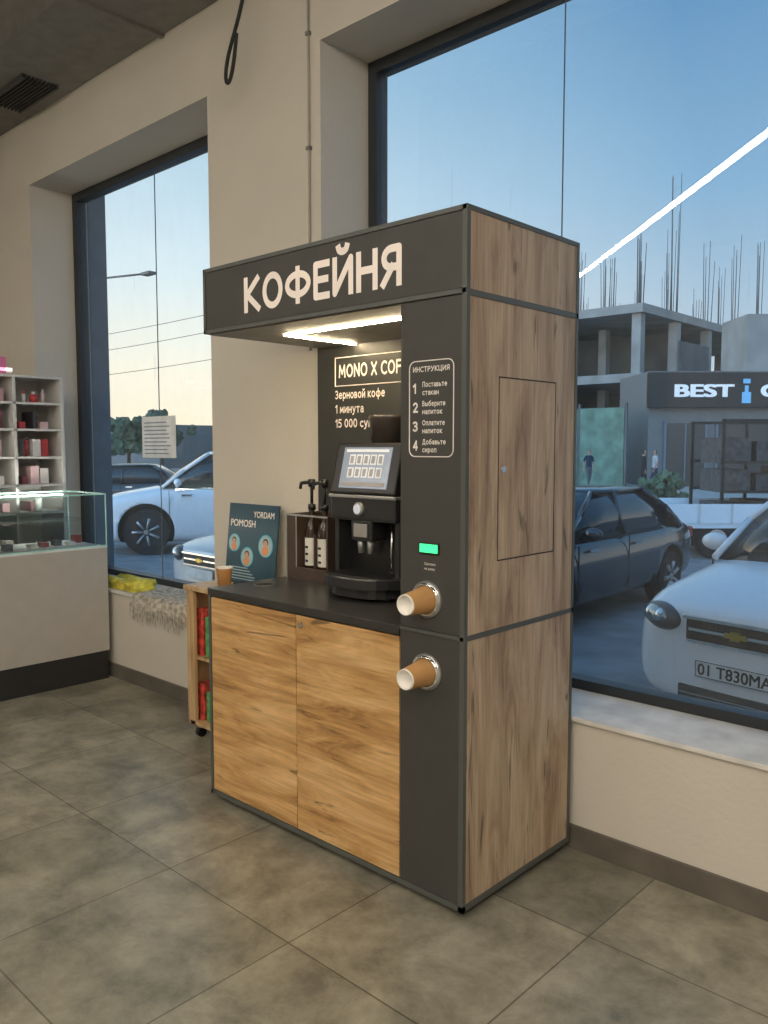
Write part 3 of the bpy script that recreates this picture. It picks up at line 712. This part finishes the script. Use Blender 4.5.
def block(x, y, w, d, h, name='apartment_building'):
    G = group(name, (x, y, GZ))
    box('mass', (x-w/2, x+w/2, y-d/2, y+d/2, GZ, h), m_far, G)
    n = max(2, int(w/3)); m = max(2, int(h/3))
    boxes('windows', [(x-w/2+.7+i*(w-1)/n, x-w/2+2.0+i*(w-1)/n, y-d/2-.05, y-d/2, .8+j*3, 2.2+j*3) for i in range(n) for j in range(m-1)], m_concd, G)
block(6, 75, 22, 10, 11); block(-70, 42, 14, 8, 3.5)
G = group('unfinished_tower', (-46, 38, GZ))
bl = [((-50.5, -40, 35, 45, GZ+3.0*k+2.6, GZ+3.0*k+2.95), 0) for k in range(4)]
for x in (-50.3, -47, -43.5, -40.5):
    for y in (35.2, 40, 44.6): bl.append(((x, x+.4, y, y+.4, GZ, GZ+11.6), 0))
bl.append(((-48, -42, 38, 44, GZ, GZ+11), 1))
boxes('frame', bl, [m_conc, m_concd], G)

m_leaf = M('leaf', (.09, .13, .08), .9, var=.5, ns=3); m_bark = M('bark', (.09, .07, .05), .9)
def blob_tree(name, x, y, h, r, trunk=True, n=34):
    G = group(name, (x, y, GZ))
    if trunk: cyls('trunk', [((x, y, GZ), (x+.1, y, GZ+h*.6), .16, .09)], m_bark, G, seg=10)
    bm = bmesh.new()
    for k in range(n):
        c = Vector((x+random.gauss(0, .42)*r, y+random.gauss(0, .42)*r, GZ+h*(.66 if trunk else .5)+random.uniform(-1, 1)*h*(.24 if trunk else .35)))
        res = bmesh.ops.create_icosphere(bm, subdivisions=2, radius=r*random.uniform(.14, .30), matrix=Matrix.Translation(c))
        for v in res['verts']: v.co += (v.co-c)*random.uniform(-.4, .45)
    fin('foliage', bm, m_leaf, G)
for (x, y, h, r) in ((-56, 25.5, 4.6, 2.0), (-53.2, 29.3, 4.2, 1.8), (-60, 21, 5.4, 2.2), (-51.5, 31.0, 4.9, 1.5), (-63, 29, 5.2, 2.4)):
    blob_tree('street_tree', x, y, h, r, n=60)
blob_tree('garden_bush', -8.9, 21.3, 1.3, .6, False, 40)
for (x, y, h, off) in ((-34.1, 23.5, 6.2, 1.2), (-21.9, 10.5, 6.9, 1.1)):
    G = group('street_lamp', (x, y, GZ))
    cyls('pole', [((x, y, GZ), (x, y, GZ+h), .06, .04), ((x, y, GZ+h), (x+off, y+off*.9, GZ+h+.15), .03)], m_concd, G, seg=10)
    box('lamp_head', (x+off-.1, x+off+.35, y+off*.9-.1, y+off*.9+.15, GZ+h+.1, GZ+h+.18), m_concd, G)
G = group('power_line', (-40, 17, 7))
for k, (za, zb) in enumerate(((6.6, 6.6), (7.4, 7.4), (5.6, 5.6))):
    pts = []
    for i in range(21):
        t = i/20; pts.append((-60+40*t, 14+5*t+k*.3, za+(zb-za)*t-.8*math.sin(math.pi*t)))
    tube('wire', pts, .012, m_blackm, G)
cyls('poles', [((-60, 14.1, GZ), (-60, 14.1, 8), .12), ((-20, 19.1, GZ), (-20, 19.1, 7.6), .08)], m_concd, G)

# ---------------------------------------------------------------- cars
m_tyre = M('tyre', (.015, .015, .016), .8)
m_cglassd = M('car_glass', (.02, .026, .03), .06, var=.02, coat=.5)
m_head = M('headlamp', (.30, .33, .35), .05, .6, coat=1.)
m_headr = M('headlamp_reflector', (.8, .85, .88), .15, .9)
m_headd = M('headlamp_bezel', (.06, .065, .07), .3)
m_tail = M('tail_lamp', (.35, .02, .02), .2)
m_plate = M('plate', (.75, .76, .76), .5)
m_emb = M('emblem', (.5, .36, .08), .3, .8)
def ringsmesh(rings, mi_fn=None, cap=True):
    bm = bmesh.new(); R = [[bm.verts.new(p) for p in r] for r in rings]; n = len(rings[0])
    for k in range(len(R)-1):
        for i in range(n):
            j = (i+1) % n; f = bm.faces.new([R[k][i], R[k][j], R[k+1][j], R[k+1][i]]); f.smooth = True
            if mi_fn: f.material_index = mi_fn(k, i)
    if cap:
        bm.faces.new(R[0][::-1]).smooth = True; bm.faces.new(R[-1]).smooth = True
    return bm

def car(name, loc, az, paint, tall=1., plate=None):
    G = group(name, (loc[0], loc[1], GZ), az)
    zz = lambda z: z*tall if z > .3 else z
    st = [(2.20, .60, .30, .68), (2.16, .72, .22, .735), (2.02, .80, .20, .775), (1.75, .84, .19, .825), (1.3, .86, .19, .88), (.95, .865, .19, .93),
          (0, .87, .19, .93), (-1., .865, .19, .95), (-1.6, .85, .2, .97), (-2.0, .80, .22, .95), (-2.15, .74, .26, .90), (-2.2, .62, .32, .8)]
    rings = []
    for x, w, zb, zt in st:
        zt = zz(zt)
        half = [(0, zb), (.75*w, zb), (.96*w, zb+.07), (1.0*w, zb+(zt-zb)*.35), (1.0*w, zb+(zt-zb)*.6), (.975*w, zb+(zt-zb)*.82), (.91*w, zt-.02), (.68*w, zt+.015), (0, zt+.035)]
        rings.append([(x-(.08*(abs(y)/.86)**2 if x > 1.9 else 0), y, z) for y, z in half]+[(x-(.08*(abs(y)/.86)**2 if x > 1.9 else 0), -y, z) for y, z in half[-2:0:-1]])
    bm = ringsmesh(rings)
    ob = fin('body_tmp', bm, [paint, m_blackm], None, smooth=True)
    sd = ob.modifiers.new('s', 'SUBSURF'); sd.levels = 2; sd.render_levels = 2
    cut = bmesh.new()
    for wx in (1.33, -1.3):
        for sy in (1, -1):
            addcyl(cut, (wx, sy*.60, .33*tall), (wx, sy*1.2, .33*tall), .375*tall, None, 32, 1)
    co = fin('cut_tmp', cut, [m_blackm, m_blackm])
    bo = ob.modifiers.new('b', 'BOOLEAN'); bo.object = co; bo.operation = 'DIFFERENCE'; bo.solver = 'EXACT'
    bpy.context.view_layer.update()
    me = bpy.data.meshes.new_from_object(ob.evaluated_get(bpy.context.evaluated_depsgraph_get()))
    bpy.data.objects.remove(ob); bpy.data.objects.remove(co)
    ob = bpy.data.objects.new('body', me); COL.objects.link(ob); put(ob, G)
    def ring(z, xf, xr, hw, bu):
        p = []
        for k in range(7):
            f = -1+k/3; p.append((xf+bu*(1-f*f), f*hw, z))
        for k in (1, 2, 3): p.append((xf+(xr-xf)*k/4, hw+.02, z))
        for k in range(7):
            f = 1-k/3; p.append((xr-bu*(1-f*f), f*hw, z))
        for k in (3, 2, 1): p.append((xf+(xr-xf)*k/4, -hw-.02, z))
        return p
    zb, zr = zz(.93), zz(1.38)
    ra = ring(zb-.03, 1.05, -1.68, .77, .13); rb = ring(zz(1.15), .66, -1.37, .70, .11); rc = ring(zr, .22, -.98, .58, .09)
    fin('windows', ringsmesh([ra, rb, rc]), [m_cglassd], G, smooth=True)
    fin('roof', ringsmesh([ring(zr-.02, .25, -1.0, .60, .09), ring(zr+.025, .16, -.92, .54, .08), ring(zr+.045, -.05, -.7, .36, .05)]), [paint], G, smooth=True)
    bm = bmesh.new()
    for s in (1, -1):
        def edge(a, b, r=.028): addcyl(bm, a, b, r, r, 8)
        edge((1.06, s*.775, zb-.02), (.67, s*.71, zz(1.15))); edge((.67, s*.71, zz(1.15)), (.23, s*.59, zr))
        edge((-.15, s*.80, zb-.02), (-.22, s*.61, zr), .03)
        edge((-1.66, s*.775, zb-.02), (-1.35, s*.71, zz(1.15)), .05); edge((-1.35, s*.71, zz(1.15)), (-.97, s*.59, zr), .045)
        edge((-.97, s*.60, zr), (.23, s*.60, zr), .022)
    fin('pillars', bm, [paint], G)
    bm = bmesh.new(); r = .315*tall
    for wx in (1.33, -1.3):
        for s in (1, -1):
            addcyl(bm, (wx, s*.64, r), (wx, s*.84, r), r, r*.97, 32, 0)
            addcyl(bm, (wx, s*.80, r), (wx, s*.845, r), r*.66, r*.64, 24, 1)
            for k in range(7):
                t = 2*math.pi*k/7
                addcyl(bm, (wx+.06*math.cos(t), s*.848, r+.06*math.sin(t)), (wx+r*.6*math.cos(t), s*.848, r+r*.6*math.sin(t)), .02, .028, 6, 2)
            addcyl(bm, (wx, s*.84, r), (wx, s*.86, r), .05, .04, 12, 2)
    fin('wheels', bm, [m_tyre, m_blackm, m_silver], G)
    boxes('grille', [((2.10, 2.19, -.33, .33, zz(.58), zz(.70)), 0), ((2.1, 2.2, -.35, .35, zz(.695), zz(.712)), 1), ((2.1, 2.2, -.31, .31, zz(.632), zz(.648)), 1), ((2.1, 2.195, -.33, .33, zz(.57), zz(.582)), 1)], [m_blackm, m_chrome], G)
    boxes('emblem', [(2.19, 2.207, -.07, .07, zz(.627), zz(.653)), (2.19, 2.209, -.03, .03, zz(.617), zz(.663))], m_emb, G)
    boxes('lower_intake', [((2.08, 2.185, -.38, .38, .27, .36), 0), ((2.09, 2.19, -.38, .38, .31, .317), 1)], [m_blackm, m_silver], G)
    for s in (1, -1):
        bm = bmesh.new()
        base = Matrix.Translation((2.085, s*.565, zz(.668))) @ Matrix.Rotation(s*math.radians(30), 4, 'Z') @ Matrix.Rotation(math.radians(-18), 4, 'Y')
        bmesh.ops.create_uvsphere(bm, u_segments=28, v_segments=16, radius=1, matrix=base @ Matrix.Diagonal((.085, .205, .092, 1)))
        fin('headlamp_surround', bm, m_headd, G, smooth=True)
        bm = bmesh.new()
        bmesh.ops.create_uvsphere(bm, u_segments=28, v_segments=16, radius=1, matrix=base @ Matrix.Translation((.006, 0, 0)) @ Matrix.Diagonal((.087, .185, .076, 1)))
        fin('headlamp', bm, m_head, G, smooth=True)
        bm = bmesh.new()
        for yy in (-.075, .055):
            bmesh.ops.create_uvsphere(bm, u_segments=16, v_segments=12, radius=1, matrix=base @ Matrix.Translation((.05, s*yy, 0)) @ Matrix.Diagonal((.045, .045, .045, 1)))
        fin('headlamp_bulbs', bm, m_headr, G, smooth=True)
        lathe('fog_lamp', [(.05, 0), (.05, .02), (.0003, .03)], (2.09, s*.58, .34), (1, s*.3, 0), [m_blackm, m_head], G, mis=[0, 1])
        bm = bmesh.new()
        bmesh.ops.create_uvsphere(bm, u_segments=16, v_segments=10, radius=1, matrix=Matrix.Translation((.78, s*.93, zz(.99))) @ Matrix.Diagonal((.07, .11, .07, 1)))
        addcyl(bm, (.8, s*.80, zz(.93)), (.79, s*.9, zz(.97)), .025)
        fin('wing_mirror', bm, paint, G, smooth=True)
        box('tail_lamp', (-2.185, -2.05, s*.60-.14, s*.60+.14, zz(.72), zz(.86)), m_tail, G, bev=.02)
        boxes('door_handles', [(-.45, -.28, s*.862-.012, s*.862+.012, zz(.80), zz(.825)), (.55, .72, s*.862-.012, s*.862+.012, zz(.80), zz(.825))], m_chrome, G)
        boxes('door_seams', [(-.16, -.152, s*.864-.004, s*.864+.004, .3, zz(.9)), (.93, .938, s*.86-.006, s*.86+.006, .3, zz(.88))], m_blackm, G)
    box('number_plate', (2.19, 2.205, -.26, .26, .435, .545), m_plate, G, bev=.004)
    box('rear_plate', (-2.215, -2.19, -.26, .26, .5, .61), m_plate, G)
    boxes('wipers', [(1.0, 1.02, -.5, .1, zb+.045, zb+.06)], m_blackm, G)
    if plate:
        ax = Matrix(((0, -1, 0, 0), (1, 0, 0, 0), (0, 0, 1, 0), (0, 0, 0, 1)))
        text('plate_text', plate, -.235, .47, .455, .07, -2.207, m_blackm, G, off=.02, axes=ax)
        tube('plate_border', [(2.207, -.25, .441), (2.207, .25, .441), (2.207, .25, .539), (2.207, -.25, .539)], .003, m_blackm, G, cyc=True)
    return G
p_white = M('paint_white', (.85, .87, .89), .22, var=.02, coat=.6)
p_dark = M('paint_dark', (.018, .022, .028), .18, var=.02, coat=.8)
p_silver = M('paint_silver', (.6, .62, .65), .25, .2, var=.02, coat=.6)
car('parked_car', (.0, 5.27), math.radians(262), p_white, 1.14, '01 T830MA')
car('parked_car', (-3.55, 6.35), math.radians(270), p_dark)
car('parked_suv', (-11.15, 7.2), math.radians(235), p_white, 1.28)
car('parked_car', (-6.0, 5.4), math.radians(268), p_silver)
car('parked_car', (-19.5, 9.8), math.radians(230), p_dark)

# flatbed truck
G = group('flatbed_truck', (-3.4, 13.4, GZ), az)
boxes('chassis', [(-2.2, 3.4, -.35, .35, .40, .52)], m_blackm, G)
boxes('bed', [(-2.3, 1.6, -.85, .85, .52, .60), (-2.3, 1.6, -.87, -.83, .60, .93), (-2.3, 1.6, .83, .87, .60, .93), (-2.32, -2.28, -.85, .85, .60, .93)], p_white, G, bev=.005)
boxes('bed_ribs', [(-2.2+.55*k, -2.16+.55*k, -.885, -.87, .60, .93) for k in range(7)], p_silver, G)
boxes('cab', [(1.75, 3.3, -.82, .82, .45, 1.25), (1.85, 3.0, -.76, .76, 1.25, 1.95)], p_dark, G, bev=.06)
boxes('cab_windows', [(1.83, 1.86, -.6, .6, 1.32, 1.8), (2.0, 2.85, -.775, -.75, 1.3, 1.8)], m_cglassd, G)
rk = []
for x in (-1.2, -.2, .7, 1.5):
    for y in (-.7, .7): rk.append((x, x+.05, y, y+.05, .60, 2.35))
for zz_ in (1.1, 1.6, 2.3): rk += [(-1.2, 1.55, -.7, -.65, zz_, zz_+.05), (-1.2, 1.55, .7, .75, zz_, zz_+.05)]
boxes('rack', rk, m_blackm, G)
boxes('cargo', [(-1.1+.55*k, -.65+.55*k, -.55, .5, .6+.5*j, 1.0+.5*j+random.uniform(-.1, .05)) for k in range(5) for j in range(3)], M('cargo', (.06, .06, .065), .7, var=.5), G)
bm = bmesh.new()
for wx in (-1.3, 2.5):
    for s in (1, -1):
        addcyl(bm, (wx, s*.62, .33), (wx, s*.83, .33), .33, .32, 24, 0); addcyl(bm, (wx, s*.8, .33), (wx, s*.84, .33), .18, .17, 16, 1)
fin('wheels', bm, [m_tyre, m_silver], G)

# ---------------------------------------------------------------- people
m_skin = M('skin', (.42, .25, .17), .6); m_hair = M('hair', (.015, .012, .01), .7)
def person(name, loc, az, shirt, pants, stride=.12, long_sleeve=False):
    V = []; E = []; R = []
    def add(co, r, par=None):
        V.append(co); R.append(r if isinstance(r, tuple) else (r, r)); i = len(V)-1
        if par is not None: E.append((par, i))
        return i
    pel = add((0, 0, .95), (.135, .10)); bel = add((0, -.01, 1.08), (.125, .095), pel); ch = add((0, 0, 1.28), (.15, .105), bel)
    un = add((0, .01, 1.42), (.09, .075), ch); nk = add((0, 0, 1.50), .05, un); jaw = add((0, -.015, 1.57), (.062, .072), nk); hd = add((0, -.005, 1.66), (.075, .09), jaw); tp = add((0, .005, 1.72), (.06, .07), hd)
    for s in (1, -1):
        sw = s*stride
        sh = add((s*.165, 0, 1.41), .055, un); el_ = add((s*.225, .02-sw*.4, 1.14), .042, sh); wr = add((s*.235, -.06-sw*.9, .91), .027, el_)
        ha = add((s*.232, -.075-sw, .85), (.02, .034), wr)
        for k in range(4):
            a = add((s*.232, -.05-sw-.018*k, .80), .009, ha); add((s*.222, -.055-sw-.018*k, .77-.004*(k % 3)), .008, a)
        a = add((s*.215, -.115-sw, .83), .01, ha); add((s*.21, -.125-sw, .80), .009, a)
        hp = add((s*.085, 0, .88), (.088, .092), pel); kn = add((s*.095, -.03+sw*.8, .49), .06, hp); an = add((s*.10, .03+sw*1.6, .10), .042, kn); add((s*.115, -.13+sw*1.6, .045), (.042, .035), an)
    me = bpy.data.meshes.new('b'); me.from_pydata(V, E, [])
    ob = bpy.data.objects.new('tmp', me); COL.objects.link(ob)
    ob.modifiers.new('k', 'SKIN')
    sv = me.skin_vertices[0].data
    for i, r in enumerate(R): sv[i].radius = r
    sv[0].use_root = True
    sb = ob.modifiers.new('s', 'SUBSURF'); sb.levels = 2; sb.render_levels = 2
    bpy.context.view_layer.update()
    m2 = bpy.data.meshes.new_from_object(ob.evaluated_get(bpy.context.evaluated_depsgraph_get()))
    bpy.data.objects.remove(ob)
    m2.materials.clear()
    for k in (shirt, pants, m_skin, m_hair, m_blackm): m2.materials.append(k)
    for f in m2.polygons:
        c = f.center; f.use_smooth = True
        if c.z < .085: mi = 4
        elif c.z < .97 and abs(c.x) < .19: mi = 1
        elif c.z < .93: mi = 2
        elif abs(c.x) > .19 and c.z < 1.2 and not long_sleeve: mi = 2
        elif c.z < 1.475: mi = 0
        elif c.z > 1.70 or (c.y > .0 and c.z > 1.56): mi = 3
        else: mi = 2
        f.material_index = mi
    G = group(name, loc, az)
    o = bpy.data.objects.new('figure', m2); COL.objects.link(o); put(o, G)
    bm = bmesh.new()
    for s in (1, -1): bmesh.ops.create_uvsphere(bm, u_segments=8, v_segments=6, radius=.011, matrix=Matrix.Translation((s*.028, -.083, 1.645)))
    fin('eyes', bm, m_hair, G)
    bm = bmesh.new(); addcyl(bm, (0, -.085, 1.64), (0, -.108, 1.61), .008, .013, 8); fin('nose', bm, m_skin, G)
    box('mouth', (-.022, .022, -.088, -.08, 1.578, 1.584), M('lips', (.3, .1, .08), .6), G)
    bm = bmesh.new()
    for s in (1, -1): bmesh.ops.create_uvsphere(bm, u_segments=8, v_segments=6, radius=1, matrix=Matrix.Translation((s*.074, 0, 1.64)) @ Matrix.Diagonal((.01, .02, .03, 1)))
    fin('ears', bm, m_skin, G)
c_bk = M('cloth_black', (.02, .02, .025), .9); c_nv = M('cloth_navy', (.03, .045, .08), .9); c_wt = M('cloth_light', (.45, .45, .45), .9); c_gr = M('cloth_grey2', (.12, .12, .13), .9)
WZ = GZ+.06
person('pedestrian', (-16.5, 30.5, WZ), math.radians(60), c_nv, c_gr, .12)
person('pedestrian', (-13.35, 29.2, WZ), math.radians(130), c_bk, c_bk, .05, True)
person('pedestrian', (-13.7, 31.0, WZ), math.radians(-40), c_wt, c_nv, .10)

# ---------------------------------------------------------------- sky
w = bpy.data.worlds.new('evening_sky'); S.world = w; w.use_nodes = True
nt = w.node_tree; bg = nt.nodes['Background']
tc = nt.nodes.new('ShaderNodeTexCoord'); sx = nt.nodes.new('ShaderNodeSeparateXYZ'); nt.links.new(tc.outputs['Generated'], sx.inputs[0])
def ramp(st):
    r = nt.nodes.new('ShaderNodeValToRGB'); cr = r.color_ramp
    cr.elements[0].position = st[0][0]; cr.elements[0].color = (*st[0][1], 1)
    cr.elements[1].position = st[-1][0]; cr.elements[1].color = (*st[-1][1], 1)
    for p_, c_ in st[1:-1]:
        q = cr.elements.new(p_); q.color = (*c_, 1)
    nt.links.new(sx.outputs['Z'], r.inputs['Fac']); return r
rR = ramp([(0., (.50, .51, .51)), (.13, (.33, .44, .54)), (.28, (.18, .34, .51)), (.45, (.095, .235, .42)), (1., (.09, .2, .38))])
rL = ramp([(0., (.86, .74, .54)), (.09, (.79, .77, .65)), (.20, (.58, .70, .75)), (.38, (.34, .52, .65)), (1., (.09, .2, .38))])
dp = nt.nodes.new('ShaderNodeVectorMath'); dp.operation = 'DOT_PRODUCT'; dp.inputs[1].default_value = (-.995, .1, 0)
nt.links.new(tc.outputs['Generated'], dp.inputs[0])
mr = nt.nodes.new('ShaderNodeMapRange'); mr.inputs['From Min'].default_value = .45; mr.inputs['From Max'].default_value = .88
nt.links.new(dp.outputs['Value'], mr.inputs['Value'])
mx = nt.nodes.new('ShaderNodeMix'); mx.data_type = 'RGBA'
nt.links.new(mr.outputs['Result'], mx.inputs[0]); nt.links.new(rR.outputs['Color'], mx.inputs[6]); nt.links.new(rL.outputs['Color'], mx.inputs[7])
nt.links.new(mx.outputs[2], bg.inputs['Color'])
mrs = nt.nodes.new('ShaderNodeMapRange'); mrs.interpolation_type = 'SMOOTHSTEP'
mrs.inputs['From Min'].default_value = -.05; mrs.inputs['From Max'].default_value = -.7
mrs.inputs['To Min'].default_value = 1.45; mrs.inputs['To Max'].default_value = 5.0  # unseen sky behind the camera boosted to brighten the parked cars
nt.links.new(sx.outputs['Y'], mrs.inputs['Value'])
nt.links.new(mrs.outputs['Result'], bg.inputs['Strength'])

# ---------------------------------------------------------------- camera
cam = bpy.data.cameras.new('camera'); co = bpy.data.objects.new('camera', cam); COL.objects.link(co)
co.location = (1.469, -1.925, 1.453)
co.rotation_euler = (math.radians(90-4.5), 0, math.radians(43))
cam.sensor_fit = 'VERTICAL'; cam.sensor_height = 24; cam.lens = 24*820/1024; cam.clip_end = 500; cam.clip_start = .05
S.camera = co
